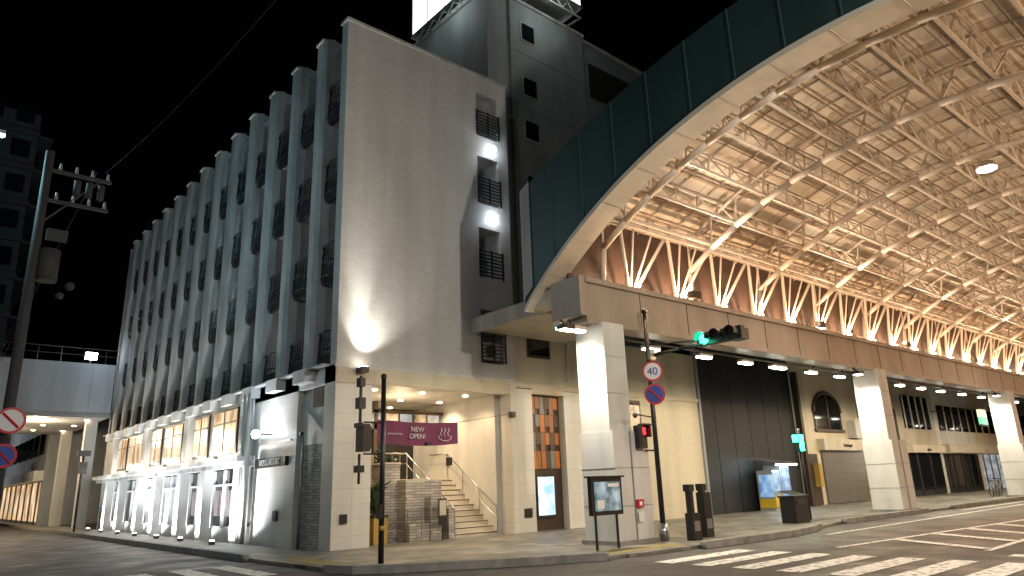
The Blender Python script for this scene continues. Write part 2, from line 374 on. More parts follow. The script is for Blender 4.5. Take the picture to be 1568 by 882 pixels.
for i in range(12): h.tube((10.1+i*0.32,21.95,1.9),(10.1+i*0.32,21.95,2.85),0.012,chrome,"terrace_rail",4)
h.tube((10.0,21.95,2.85),(13.75,21.95,2.85),0.025,chrome,"terrace_rail",6)
for (lx,ly) in ((11.2,19.6),(13.0,19.6),(14.8,19.6),(11.2,21.6),(13.4,21.6),(15.1,21.6),(11.8,23.8),(14.3,23.8)):
    h.tube((lx,ly,4.7),(lx,ly,4.67),0.09,e_warm,"downlight",12); h.light('SPOT',(lx,ly,4.6),150,(1,0.74,0.44),0.08,(lx,ly,0),140)
h.light('POINT',(12.8,20.6,4.0),80,(1,0.76,0.47),0.3)
h.light('SPOT',(12.4,18.3,2.9),190,(1,0.85,0.65),0.05,(12.6,19.6,1.0),110)  # added fill spot with its fixture, lightens the stonework
h.box(12.3,12.5,18.25,18.4,2.88,2.98,black,"stone_fill_spot")
h.box(15.75,15.9,18.2,18.42,3.85,4.05,black,"wall_spot"); h.box(13.45,13.6,18.75,18.9,2.3,2.55,black,"wall_spot")
h.box(16.35,16.7,18.42,18.45,0.55,0.85,black,"vent_plate")
h.box(9.55,9.75,18.42,18.5,0.75,1.0,black,"column_plate")
h.box(12.95,13.25,18.6,18.62,0.5,1.3,black,"menu_stand"); h.box(12.98,13.22,18.58,18.6,0.8,1.25,cream,"menu_card"); h.tube((13.1,18.62,PZ),(13.1,18.62,0.5),0.02,black,"menu_stand_post")
h.path([(11.9,18.7,0.1),(11.9,18.7,1.0),(12.4,18.7,1.0),(12.4,18.7,0.1)],0.02,chrome,"entry_rail")
h.box(16.9,18.5,18.75,19.1,0,4.9,bronze,"panel_recess")
cols=[(0.55,0.18,0.03),(0.08,0.05,0.035),(0.28,0.13,0.05),(0.20,0.19,0.17),(0.42,0.14,0.03)]
cm=[M("wood_slat_%d"%i,c,0.4,0,0.3,4) for i,c in enumerate(cols)]
for i in range(6):
    for j in range(4):
        h.box(17.02+i*0.23,17.02+i*0.23+0.21,18.70-0.02*R(),18.75,2.15+j*0.64+0.2*(i%2)-(0 if j else 0.2*(i%2)),2.15+j*0.64+0.62,cm[(i*2+j*3+(i*j)%2)%5],"wood_slats")
h.box(17.15,18.05,18.66,18.75,0.5,1.95,black,"digital_sign_case")
h.box(17.22,17.98,18.63,18.66,0.58,1.87,EMV("screen_image",(0.25,0.5,0.9),(0.95,1,1),1.6,2.5),"digital_sign_screen")
h.box(16.9,18.5,18.45,18.75,4.75,4.95,tile_cream,"panel_header")
h.box(18.5,27.2,18.6,19.1,0,7.1,tile_cream,"wing_wall"); h.box(16.2,18.5,18.6,19.1,4.95,7.1,tile_cream,"wing_wall")
h.box(18.5,19.6,18.45,18.6,0,4.9,tile_low,"wing_pilaster")
h.box(16.2,27.2,18.52,18.6,4.95,5.1,cream,"wing_band")
h.box(16.9,18.0,18.53,18.6,6.1,6.8,bronze,"wing_window"); h.box(16.98,17.92,18.5,18.53,6.18,6.72,glass,"wing_window_glass")
h.box(21.6,23.0,18.5,18.6,1.5,4.8,bronze,"wing_entry_frame"); h.box(21.75,22.85,18.46,18.5,1.6,4.7,glass,"wing_entry_glass")
h.box(21.7,22.95,18.42,18.46,3.1,3.25,bronze,"wing_entry_bar"); h.box(21.75,22.85,18.44,18.46,3.4,4.6,win_room,"wing_entry_transom")
h.tube((19.9,18.4,0),(19.9,18.4,7.0),0.05,cream,"conduit",8); h.tube((18.7,18.35,5.3),(18.7,18.35,7.0),0.05,cream,"conduit",8)
h.path([(20.6,18.35,5.4),(20.6,18.35,6.3),(21.4,18.35,6.3),(21.4,18.35,5.4),(20.6,18.35,5.4)],0.02,chrome,"wall_bracket")
h.box(20.1,20.4,18.45,18.6,2.6,2.9,greyp,"junction_box")
h.box(16.2,27.2,19.1,30,0,7.1,grey_wall,"wing_core")
h.box(14.8,15.6,18.6,18.9,5.8,6.5,white,"air_conditioner"); h.tube((15.2,18.6,6.15),(15.2,18.58,6.15),0.24,dark,"air_conditioner_fan",16)
# rear tower
h.box(17.0,23.3,20.5,31,7.1,23.5,grey_wall,"tower"); h.box(16.2,17.0,20.5,31,7.1,17.2,grey_wall,"tower_link"); h.box(23.3,28.6,20.6,31,7.1,23.3,grey_wall,"tower_wing")
h.box(16.95,23.35,20.42,31.1,23.5,23.65,fin_m,"tower_cap"); h.box(23.35,28.7,20.5,31.1,23.3,23.45,fin_m,"tower_wing_cap")
for zc in (22.0,19.1,16.9,14.2): 
    h.box(19.0,19.9,20.46,20.5,zc-0.5,zc+0.5,fin_m,"tower_window_frame"); h.box(19.07,19.83,20.43,20.46,zc-0.43,zc+0.43,glass,"tower_window")
h.box(23.7,27.0,20.53,20.6,20.3,22.2,dark,"tower_recess_patch")  # flat dark panel, stands in for the dark of a recess
h.tube((17.6,20.42,7.1),(17.6,20.42,17),0.06,grey_wall,"tower_pipe",8); h.tube((18.3,20.42,7.1),(18.3,20.42,23.5),0.05,grey_wall,"tower_pipe",8)
for zc in (10,13,15.6,18,20.8): h.box(17.0,23.3,20.485,20.5,zc,zc+0.03,greyp,"tower_joint")
h.path([(17.4,20.42,17.2),(18.4,20.42,17.2),(18.4,20.42,15.5)],0.04,grey_wall,"tower_pipe")
for i in range(5): h.tube((13.2+i*0.8,19.6,16.5),(13.2+i*0.8,19.6,17.6),0.03,greyp,"roof_rail",5)
h.tube((13.2,19.6,17.6),(16.4,19.6,17.6),0.03,greyp,"roof_rail",5)
h.box(9.9,10.15,18.1,18.42,4.95,5.12,black,"facade_uplight"); h.box(9.93,10.12,18.14,18.36,5.12,5.14,e_white,"facade_uplight_lens")
h.light('SPOT',(10.02,18.12,5.2),240,(1,0.95,0.84),0.04,(10.05,18.50,7.5),62,1.0)
h.light('SPOT',(10.02,18.05,5.2),1300,(1,0.95,0.86),0.04,(10.02,18.5,12),30,1.0)
h.light('SPOT',(10.02,18.0,5.2),450,(1,0.95,0.86),0.04,(12.0,18.9,13),90,1.0)
h.done()
s=G("rooftop_sign",(16.9,19.4,24))
s.box(16.9,22.1,19.4,26.4,24.1,28.2,e_sign,"lit_panels")
s.box(16.82,22.18,19.32,26.48,24.0,24.1,chrome,"frame")
for i in range(6): s.box(16.87,16.9,19.4+i*1.4-0.02,19.4+i*1.4+0.02,24.1,28.2,greyp,"panel_seam")
for x,y in ((17.3,20.8),(22.0,20.8),(19.7,20.8),(17.3,26),(17.3,23.5),(22,26)): s.tube((x,y,23.6),(x,y,24.05),0.08,greyp,"legs")
for i in range(8):
    y=19.4+i*0.87
    s.tube((16.95,y,23.4),(16.95,y+0.87,24.0),0.035,greyp,"truss"); s.tube((16.95,y,24.0),(16.95,y+0.87,23.4),0.035,greyp,"truss")
    if i<6: x=16.95+i*0.86; s.tube((x,19.45,24.0),(x+0.43,19.45,23.5),0.035,greyp,"truss"); s.tube((x+0.86,19.45,24.0),(x+0.43,19.45,23.5),0.035,greyp,"truss")
s.tube((16.95,19.4,23.4),(16.95,26.4,23.4),0.05,greyp,"truss"); s.tube((16.95,19.45,23.5),(22.1,19.45,23.5),0.045,greyp,"truss")
s.tube((22.1,19.45,23.5),(22.1,20.6,23.6),0.05,greyp,"truss")
s.light('POINT',(15.7,22.5,23.4),60,(0.85,1,0.95),0.4); s.light('POINT',(20.0,18.6,23.6),80,(0.85,1,0.95),0.4)
s.done()
b=G("banner",(12.3,18.7,3.3)); pur=M("purple_cloth",(0.17,0.025,0.085),0.7,0,0.2)
n=16
for i in range(n):
    f=lambda k:(10.75+3.0*k/n, 18.62+0.03*math.sin(k*1.3), 0.09*math.sin(math.pi*k/n))
    a,c=f(i),f(i+1)
    b.poly([(a[0],a[1],2.98-a[2]),(c[0],c[1],2.98-c[2]),(c[0],c[1],3.66-c[2]*0.6),(a[0],a[1],3.66-a[2]*0.6)],pur,"cloth")
b.text("NEW\nOPEN!",(12.15,18.56,3.32),0.21,FR,white,"lettering",0.004)
b.text("hot spa & stay",(11.35,18.56,3.22),0.09,FR,white,"small_lettering",0.002)
for q in range(3): b.path([(13.05+q*0.14,18.56,3.20),(13.0+q*0.14,18.56,3.30),(13.08+q*0.14,18.56,3.38),(13.03+q*0.14,18.56,3.46)],0.012,white,"steam_mark",5)
b.path([(12.95,18.56,3.23),(12.95,18.56,3.13),(13.1,18.56,3.06),(13.3,18.56,3.06),(13.42,18.56,3.13),(13.42,18.56,3.23)],0.013,white,"basin_mark",5)
b.tube((10.75,18.6,3.66),(10.5,18.5,3.9),0.008,black,"rope",4); b.tube((13.75,18.6,3.66),(15.9,18.5,4.0),0.008,black,"rope",4)
b.done()
def plant(name,c,r,n,ht):
    p=G(name,c)
    for i in range(n):
        a=R()*6.28; el=R()*1.2+0.2; L=r*(0.6+0.6*R())
        q=Vector(c)+Vector((0,0,ht*R()*0.6)); d=Vector((math.cos(a)*math.cos(el),math.sin(a)*math.cos(el),math.sin(el)))
        sd=d.cross(Vector((0,0,1))).normalized()*L*0.16
        m1=q+d*L*0.55; t=q+d*L+Vector((0,0,-L*0.2))
        p.poly([q,m1+sd,t,m1-sd],leafm,"leaves")
    p.tube(c,(c[0],c[1],c[2]+ht*0.7),0.03,bronze,"stem")
    return p
yel=M("yellow_planter",(0.42,0.27,0.05),0.6)
p=plant("potted_plant",(11.15,19.3,0.9),0.6,90,1.1); p.box(10.95,11.4,19.05,19.5,PZ,0.85,yel,"pot"); p.box(10.92,11.43,19.02,19.53,0.82,0.9,bronze,"pot_rim"); p.done()
p=plant("shrub",(12.0,20.6,2.4),0.35,50,0.5); p.done()
p=plant("shrub",(14.6,24.0,1.9),0.5,60,1.2); p.done()
# ------------------------------------------------------------------ arcade vault
A=G("arcade_canopy",(14,13,0),-0.022)
CY,CZ=4.8,-4.2
def arc(R_,th): return (CY+R_*math.sin(th),CZ+R_*math.cos(th))
XE=86; SX=14.0
thm=math.asin(9.8/14.5); N=48
def outer(y): return 12.3-25+math.sqrt(625-(y-CY)**2)
pts=[arc(14.5,thm-2*thm*i/N) for i in range(N+1)]
for i in range(N):
    (y0,z0),(y1,z1)=pts[i],pts[i+1]
    for X in (13.3,13.5):
        A.poly([(X,y0,z0+0.12),(X,y1,z1+0.12),(X,y1,outer(y1)),(X,y0,outer(y0))],teal,"fascia")
    A.poly([(13.3,y0,outer(y0)),(13.3,y1,outer(y1)),(13.5,y1,outer(y1)),(13.5,y0,outer(y0))],teal_seam,"fascia_top")
    A.poly([(13.22,y0,z0),(13.22,y1,z1),(13.22,y1,z1+0.14),(13.22,y0,z0+0.14)],cream,"rim")
    A.poly([(13.22,y0,z0),(13.22,y1,z1),(SX,y1,z1),(SX,y0,z0)],cream,"soffit")
    A.poly([(SX,y0,z0),(SX,y1,z1),(SX,y1,z1+1.7),(SX,y0,z0+1.7)],cream,"soffit_back")
    A.poly([(13.22,y0,z0+0.14),(13.22,y1,z1+0.14),(13.3,y1,z1+0.14),(13.3,y0,z0+0.14)],cream,"rim")
A.poly([(13.27,14.6,6.9),(13.27,14.25,7.15),(13.27,14.25,outer(14.25)+0.05),(13.27,14.6,outer(14.6)+0.05)],greyp,"fascia_edge")
A.box(13.25,SX,14.6,14.66,6.6,outer(14.6),greyp,"fascia_end")
yy=13.3
while yy>-4.5:
    zi=CZ+math.sqrt(14.5**2-(yy-CY)**2)
    A.box(13.28,13.3,yy-0.015,yy+0.015,zi+0.2,outer(yy),teal_seam,"fascia_seam"); yy-=1.25
for i in range(0,N,3):
    (y0,z0)=pts[i]; A.tube((13.23,y0,z0-0.003),(SX-0.01,y0,z0-0.003),0.010,purlin,"soffit_joint",4)
def side(sg):
    my=lambda y: y if sg>0 else 2*CY-y
    def bx(x0,x1,ya,yb,z0,z1,m,p):
        a,b_=sorted((my(ya),my(yb))); A.box(x0,x1,a,b_,z0,z1,m,p)
    bx(13.7,XE,12.6,13.4,5.85,6.95,beam_m,"side_beam"); bx(13.68,XE,12.5,13.45,6.95,7.1,beam_m,"beam_cap"); bx(13.69,XE,12.56,12.6,5.8,5.95,beam_m,"beam_flange")
    bx(13.45,13.7,12.55,13.7,6.0,7.12,beam_m,"end_block"); bx(13.5,SX,13.45,14.55,6.55,7.0,cream,"end_bracket")
    x=16
    while x<XE: bx(x,x+0.02,12.588,12.6,5.95,6.95,dark,"beam_joint"); x+=2.25
    bx(13.9,XE,13.4,13.46,7.1,9.4,louvre,"louvre_wall")
    for k in range(5):
        px=14.1+16.7*k
        bx(px,px+0.85,12.4,13.45,2.9,5.85,white,"pillar_shaft"); bx(px-0.02,px+1.35,12.3,13.5,PZ+0.1,2.9,white,"pillar_base"); bx(px-0.1,px+1.45,12.22,13.58,PZ,PZ+0.1,kerbm,"pillar_plinth")
        bx(px+0.62,px+0.66,12.28,12.3,PZ+0.1,2.9,kerbm,"pillar_joint")
        for zz in (1.0,1.95): bx(px-0.03,px+1.36,12.29,13.51,zz,zz+0.012,kerbm,"pillar_joint")
        for zz in (3.9,4.9): bx(px-0.006,px+0.856,12.394,13.456,zz,zz+0.012,kerbm,"pillar_joint")
    x=16.16; i=0
    while x<XE-1:
        for dx in (-1.1,-0.45,0.45,1.1):
            A.tube((x+dx*0.1,my(13.0),7.1),(x+dx,my(12.35),9.0),0.055 if abs(dx)>1 else 0.035,steel,"v_struts",6)
        A.tube((x,my(12.75),7.1),(x,my(12.75),7.22),0.10,black,"uplight_body",10)
        A.tube((x,my(12.75),7.22),(x,my(12.75),7.25),0.085,e_orange,"uplight_lens",10)
        if (sg>0 and (x<50 or i%2==0)) or (sg<0 and i%3==0):
            A.light('POINT',(x,my(12.55),7.42),(190 if x<50 else 380) if sg>0 else 700,(1,0.63,0.37),0.07)
        x+=2.25; i+=1
    for yy,zz,r in ((12.35,9.0,0.07),(12.0,8.95,0.06),(12.55,9.45,0.06)): A.tube((14.0,my(yy),zz),(XE,my(yy),zz),r,steel,"edge_chord",6)
    x=14.0
    while x<XE-1:
        A.tube((x,my(12.35),9.0),(x+0.55,my(12.55),9.45),0.03,steel,"edge_web",4); A.tube((x+0.55,my(12.55),9.45),(x+1.1,my(12.35),9.0),0.03,steel,"edge_web",4); x+=1.1
side(1); side(-1)
Rb,Rt,Rs=14.85,15.7,16.1
TH=0.575; NN=16
xs=[]; x=14.9
while x<XE: xs.append(x); x+=4.18
for x in xs:
    nb=[(x,*arc(Rb,-TH+2*TH*i/NN)) for i in range(NN+1)]; ntp=[(x,*arc(Rt,-TH+2*TH*(i+0.5)/NN)) for i in range(NN)]
    A.path(nb,0.095,steel,"arch_bottom_chord",8); A.path(ntp,0.055,steel,"arch_top_chord",6)
    for i in range(NN):
        A.tube(nb[i],ntp[i],0.04,steel,"arch_web",5); A.tube(ntp[i],nb[i+1],0.04,steel,"arch_web",5)
    for sg in (1,-1):
        y=13.0 if sg>0 else 2*CY-13.0
        A.tube(nb[-1] if sg>0 else nb[0],(x,y,7.1),0.085,steel,"arch_leg",8)
NL=12
for j in range(NL+1):
    th=-TH+0.06+(2*TH-0.12)*j/NL
    yb,zb=arc(Rb+0.12,th); yt,zt=arc(Rt,th)
    A.tube((14.0,yb,zb),(XE,yb,zb),0.05,steel,"long_bottom_chord",6); A.tube((14.0,yt,zt),(XE,yt,zt),0.045,steel,"long_top_chord",6)
    x=14.0
    while x<XE-1.1:
        A.tube((x,yb,zb),(x+0.52,yt,zt),0.028,steel,"long_web",4,cap=False); A.tube((x+0.52,yt,zt),(x+1.045,yb,zb),0.028,steel,"long_web",4,cap=False); x+=1.045
NS=40; TS=0.60
for i in range(NS):
    a=arc(Rs,-TS+2*TS*i/NS); c=arc(Rs,-TS+2*TS*(i+1)/NS)
    A.poly([(14.0,*a),(XE,*a),(XE,*c),(14.0,*c)],skin,"roof_skin")
x=14.4
while x<XE:
    for i in range(20):
        a=arc(Rs-0.05,-TS+2*TS*i/20); c=arc(Rs-0.05,-TS+2*TS*(i+1)/20)
        A.tube((x,*a),(x,*c),0.03,purlin,"roof_ribs",4)
    x+=1.39
for i in range(31):
    a=arc(Rs-0.06,-TS+2*TS*i/30); A.tube((14.0,*a),(XE,*a),0.028,purlin,"roof_purlins",4)
for xx in (18.5,26.5,34.5,43,53,65,78):  # fill floods and their cases, added to brighten the vault
    A.box(xx-0.2,xx+0.2,12.3,12.5,7.15,7.35,black,"vault_fill_flood")
    A.light('SPOT',(xx,12.1,7.45),850,(1,0.80,0.60),0.15,(xx-0.5,5,11.5),130,0.8)
for k,xx in enumerate([13.3,17.6,20.4,22.9,25.1,27.6,30.0,33.5,36,38.5,41,44,47,50,53,57,61,65,70,75,80]):
    big=k in(0,4); e=0.5 if big else 0.35
    ya=12.7 if k==0 else 13.5
    A.box(xx-e,xx+e,ya,ya+0.25,5.62,5.72,chrome,"lamp_case"); A.box(xx-e+0.03,xx+e-0.03,ya+0.03,ya+0.22,5.57,5.62,e_white,"lamp_tube")
    if xx<62:A.light('SPOT',(xx,ya+0.1,5.5),620 if big else (290 if xx<32 else 480),(1,0.88,0.64),0.15,(xx+0.1,15.5 if k else 14.5,0),155,0.4)
    A.tube((xx,ya+0.1,5.72),(xx,13.4 if k else 12.85,5.9),0.03,black,"lamp_arm")
A.tube((14.2,13.47,5.75),(XE,13.47,5.75),0.03,greyp,"lamp_conduit",6)
for k in range(4):
    px=14.1+16.7*k
    A.light('SPOT',(px-1.1,12.7,5.5),750,(1,0.95,0.84),0.12,(px+0.2,12.9,2.5),105); A.box(px-1.3,px-0.9,12.55,12.85,5.55,5.68,black,"pillar_flood"); A.box(px-1.27,px-0.93,12.58,12.82,5.53,5.55,e_white,"pillar_flood_lens")
    A.tube((px-1.1,12.7,5.68),(px-1.1,12.9,5.85),0.03,black,"lamp_arm")
for (lx,ly,lz) in ((23.5,5.2,10.4),(42,5.5,10.4),(63,5.5,10.4)):
    A.tube((lx,ly,lz),(lx,ly,lz-0.2),0.2,chrome,"road_lamp",14,0.3); A.tube((lx,ly,lz-0.2),(lx,ly,lz-0.22),0.26,e_white,"road_lamp_lens",14)
    A.light('SPOT',(lx,ly,lz-0.35),1500,(1,0.90,0.72),0.2,(lx,ly,0),150)
A.done()
lc=G("link_canopy",(15,16,7)); lc.box(14.3,18.6,15.2,18.4,6.75,7.05,cream,"slab"); lc.box(14.2,14.3,15.2,18.45,6.65,7.15,fin_m,"edge"); lc.done()
# ------------------------------------------------------------------ shops
sb=G("shop_building",(27.2,18.5,0)); sb.box(27.2,36,18.7,27,0,8,blackwall,"black_front")
for i in range(6): sb.box(27.2+i*1.46,27.22+i*1.46,18.68,18.7,0,7.6,black,"panel_joint")
sb.box(27.2,27.35,18.5,18.7,0,7.6,grey_wall,"edge"); sb.done()
sb=G("shop_building",(36,18.5,0)); sb.box(36,44,18.6,27,0,8,tile_cream,"front")
wn=[]
for i in range(13):
    a=math.pi*i/12; wn.append((39.6-1.6*math.cos(a),18.52,5.0+1.1*math.sin(a)))
sb.poly([(38.0,18.52,4.0),(41.2,18.52,4.0)]+wn[::-1],glass,"arched_window")
for i in range(12): sb.tube(wn[i],wn[i+1],0.09,bronze,"arch_frame")
sb.box(37.9,41.3,18.45,18.55,3.9,4.05,bronze,"sill"); sb.tube((39.6,18.5,4),(39.6,18.5,6.1),0.04,bronze,"arch_mullion")
sh=TILE("roller_shutter",(0.15,0.13,0.11),(0.14,0.12,0.10),(0.03,0.03,0.03),30,0.12,0.012,0.4,0.7,0.2)
sb.box(38.2,43.4,18.5,18.6,0.1,2.9,sh,"shutter"); sb.box(36.2,37.6,18.5,18.6,0.1,2.7,bronze,"door"); sb.box(38.0,43.6,18.2,18.6,2.9,3.5,cream,"signboard"); sb.text("boutique",(40.8,18.18,3.08),0.3,FR,bronze)
sb.box(36.0,36.25,18.3,18.6,0,7,bronze,"pier"); sb.box(37.0,37.3,18.2,18.5,1.0,2.2,yel,"notice_board")
sb.box(41.9,43.2,18.1,18.6,3.6,4.6,white,"air_conditioner"); sb.tube((43.2,18.4,4.8),(43.2,18.4,8),0.06,greyp,"drain_pipe",8); sb.done()
bsw=M("beige_shop_wall",(0.50,0.43,0.34),0.6)
sb=G("shop_building",(44,18.5,0)); sb.box(44,56,18.6,27,0,8,bsw,"front"); sb.box(44,49,18.4,18.6,0,2.6,stone,"stone_base")
sb.box(44.3,49.0,18.45,18.6,3.0,5.6,dark,"dark_sign")
sb.box(50.5,55,18.5,18.6,4.4,6.6,glass,"window"); 
for i in range(5): sb.box(50.5+i*1.12,50.58+i*1.12,18.44,18.5,4.4,6.6,white,"window_bar")
sb.box(50.0,55.5,18.45,18.6,0.1,2.8,glass,"shop_glass"); sb.box(49.8,55.7,18.1,18.6,2.8,3.3,cream,"signboard"); sb.box(51.2,51.3,18.4,18.45,0.1,2.8,bronze,"post"); sb.box(53.4,53.5,18.4,18.45,0.1,2.8,bronze,"post")
sb.text("gallery",(52.6,18.08,2.92),0.28,FR,bronze)
sb.tube((46.5,18.25,2.0),(46.5,18.25,2.5),0.12,chrome,"wall_lamp",10,0.2); sb.light('POINT',(46.5,18.1,2.7),70,(1,0.9,0.75),0.1); sb.light('POINT',(46.5,18.1,1.8),50,(1,0.9,0.75),0.1); sb.done()
for (xa,xb,wm,gm) in ((56,64,white,glass),(64,74,tile_cream,win_cool),(74,95,grey_wall,win_warm)):
    sb=G("shop_building",(xa,18.5,0)); sb.box(xa,xb,18.6,27,0,8,wm,"front"); sb.box(xa+0.5,xb-0.5,18.5,18.6,0.1,2.7,gm,"shop_glass"); sb.box(xa+0.3,xb-0.3,18.0,18.6,2.8,3.4,cream,"awning_sign")
    n=int((xb-xa)/1.6)
    for i in range(n): sb.box(xa+0.8+i*1.6,xa+1.9+i*1.6,18.52,18.6,4.4,6.2,glass,"upper_window"); sb.box(xa+0.5+i*1.6,xa+0.6+i*1.6,18.44,18.5,0.1,2.7,bronze,"post")
    sb.done()
ss=G("shop_sign",(55,15.4,5)); ss.box(54.8,56.0,15.3,15.5,4.5,5.0,EM("green_sign_face",(0.2,0.7,0.4),0.8),"panel"); ss.box(54.8,56.0,15.3,15.5,5.0,5.5,EM("amber_sign_face",(1,0.85,0.6),1.0),"panel_top"); ss.box(54.7,56.1,15.32,15.48,4.4,4.5,black,"frame"); ss.tube((55.4,15.4,5.5),(55.4,18.6,5.7),0.04,black,"bracket"); ss.done()
# ------------------------------------------------------------------ street furniture
def disc(G_,c,n,r,mat,part,th=0.02,seg=28):
    c=Vector(c);n=Vector(n).normalized(); G_.tube(c,c+n*th,r,mat,part,seg)
redp=M("red_sign_paint",(0.55,0.02,0.02),0.4,0,0.1); bluep=M("blue_sign_paint",(0.02,0.06,0.35),0.4,0,0.1); wp=M("white_sign_paint",(0.8,0.8,0.8),0.4,0,0.1)
def round_sign(name,c,n,r,kind,txt=None):
    s=G(name,c); c=Vector(c); n=Vector(n).normalized()
    disc(s,c,n,r,redp,"rim",0.015)
    if kind=='limit': disc(s,c+n*0.012,n,r*0.8,wp,"face",0.01)
    if kind=='nopark':
        disc(s,c+n*0.012,n,r*0.8,bluep,"face",0.01); sd=Vector((0,0,1)).cross(n)
        s.tube(c+n*0.02+(sd*-1+Vector((0,0,1)))*r*0.58,c+n*0.02+(sd-Vector((0,0,1)))*r*0.58,0.03,redp,"slash",6)
    if kind=='noentry':
        disc(s,c+n*0.012,n,r*0.82,wp,"face",0.01); sd=Vector((0,0,1)).cross(n)
        s.tube(c+n*0.02+(sd*-1+Vector((0,0,1)))*r*0.55,c+n*0.02+(sd-Vector((0,0,1)))*r*0.55,0.035,redp,"slash",6)
    if txt: s.text(txt,tuple(c+n*0.03-Vector((0,0,r*0.37))),r*1.05,(math.radians(90),0,math.atan2(n.x,-n.y)),bluep,"numerals",0.002)
    s.box(c.x-0.03,c.x+0.03,c.y+0.02,c.y+0.06,c.z-0.05,c.z+0.05,black,"clamp"); s.done()
round_sign("speed_limit_sign",(15.78,12.15,4.57),(-0.85,-0.5,0),0.29,'limit',"40")
round_sign("no_parking_sign",(15.80,12.15,3.93),(-0.85,-0.5,0),0.29,'nopark')
t=G("traffic_signal",(15.8,12.27,0))
t.tube((15.8,12.27,PZ),(15.8,12.27,6.3),0.075,black,"pole",14,0.06); t.sphere((15.8,12.27,6.33),0.09,black,"cap"); t.tube((15.8,12.27,PZ),(15.8,12.27,0.5),0.13,chrome,"base",14)
t.path([(15.8,12.27,5.0),(16.2,11.5,5.15),(16.7,10.9,5.25)],0.045,black,"arm",8); t.path([(15.8,12.27,5.35),(16.7,10.9,5.35)],0.025,black,"arm",8)
t.box(16.62,16.82,9.75,11.15,5.2,5.55,black,"head")
for i,(yy,m) in enumerate(((10.92,e_green),(10.45,dark),(9.98,dark))):
    disc(t,(16.62,yy,5.375),(-1,0,0),0.15,m,"lens_%d"%i,0.02)
    for q in range(9):
        a=math.radians(-20+q*27.5); a2=math.radians(-20+(q+1)*27.5)
        if q<8: t.poly([(16.6,yy+0.17*math.cos(a),5.375+0.17*math.sin(a)),(16.6,yy+0.17*math.cos(a2),5.375+0.17*math.sin(a2)),(16.36,yy+0.17*math.cos(a2),5.39+0.17*math.sin(a2)),(16.36,yy+0.17*math.cos(a),5.39+0.17*math.sin(a))],black,"visor")
t.box(16.9,17.25,9.9,10.3,5.25,5.55,black,"rear_head")
t.light('POINT',(16.3,10.92,5.35),8,(0.05,1,0.55),0.12)
t.box(14.92,15.23,12.1,12.3,2.45,3.05,black,"pedestrian_head"); t.tube((15.25,12.2,3.1),(15.8,12.27,3.1),0.025,black,"bracket"); t.tube((15.25,12.2,2.4),(15.8,12.27,2.4),0.025,black,"bracket")
t.box(14.98,15.17,12.085,12.1,2.80,2.99,e_red,"red_man_lens"); t.box(14.98,15.17,12.085,12.1,2.51,2.70,black,"green_man_lens"); t.box(14.88,15.27,11.95,12.1,3.05,3.08,black,"hood"); t.box(14.88,14.92,11.97,12.1,2.74,3.05,black,"hood"); t.box(15.23,15.27,11.97,12.1,2.74,3.05,black,"hood")
t.path([(15.8,12.27,3.3),(14.6,11.9,3.3)],0.02,black,"bracket"); t.sphere((14.55,11.9,3.27),0.07,black,"speaker"); t.box(15.68,15.92,12.1,12.2,4.9,5.2,chrome,"control_box")
t.light('POINT',(15.07,11.8,2.88),0.8,(1,0.05,0.05),0.05)
t.done()
t=G("traffic_signal",(8.39,14.26,0))
t.tube((8.39,14.26,PZ),(8.39,14.26,4.15),0.065,black,"pole",14,0.055); t.sphere((8.39,14.26,4.17),0.075,black,"cap"); t.tube((8.39,14.26,0.75),(8.39,14.26,0.85),0.072,yel,"band",14)
t.box(7.80,7.98,14.1,14.45,2.45,3.05,black,"pedestrian_head"); t.box(7.98,8.02,14.13,14.42,2.5,3.0,dark,"lens"); t.box(7.74,7.8,14.12,14.43,2.98,3.08,black,"hood")
for zz in (2.4,3.1): t.tube((7.9,14.26,zz),(8.39,14.26,zz),0.022,black,"bracket")
t.tube((7.82,14.3,3.1),(7.82,14.3,4.15),0.035,black,"cable_mast"); t.box(7.74,7.9,14.2,14.4,3.4,3.65,black,"sounder"); t.box(7.76,7.88,14.2,14.4,3.9,4.1,black,"detector")
t.tube((7.82,14.3,1.75),(7.82,14.3,2.4),0.03,black,"cable_mast"); t.box(7.74,7.9,14.2,14.4,2.0,2.15,black,"push_box")
t.box(8.28,8.34,14.15,14.3,1.0,1.3,black,"button"); t.done()
t=G("pedestrian_signal",(25.4,13.1,0)); t.tube((25.4,13.1,PZ),(25.4,13.1,3.3),0.06,black,"pole",12)
t.box(25.0,25.3,12.9,13.15,2.45,3.1,black,"head"); t.box(24.97,25.0,12.92,13.13,2.8,3.05,e_green,"lens"); t.box(25.02,25.28,12.87,12.9,2.48,3.05,e_green,"lens_front"); t.tube((25.3,13.0,2.8),(25.4,13.1,2.8),0.03,black,"bracket")
t.light('POINT',(24.75,12.75,2.8),18,(0.03,1,0.5),0.12); t.light('SPOT',(25.5,13.3,2.8),260,(0.03,1,0.5),0.12,(33,18.7,3.5),50,1.0); t.done()
mb=G("map_board",(14,12.2,0))
mapm=EMV("map_print_glow",(0.03,0.10,0.12),(0.5,0.62,0.68),0.8,3)  # glow put into the map colours, no lamp behind the board
mb.box(12.65,13.75,11.85,11.97,0.85,1.72,black,"frame"); mb.box(12.75,13.65,11.82,11.85,0.95,1.62,mapm,"map_face"); mb.box(12.8,13.05,11.815,11.82,1.0,1.2,wp,"map_legend"); mb.box(13.2,13.6,11.815,11.82,1.5,1.58,wp,"map_title")
mb.tube((12.82,11.93,PZ),(12.82,11.93,0.85),0.035,black,"post"); mb.tube((13.58,11.93,PZ),(13.58,11.93,0.85),0.035,black,"post"); mb.box(12.6,13.8,11.78,12.02,1.72,1.76,black,"hood"); mb.done()
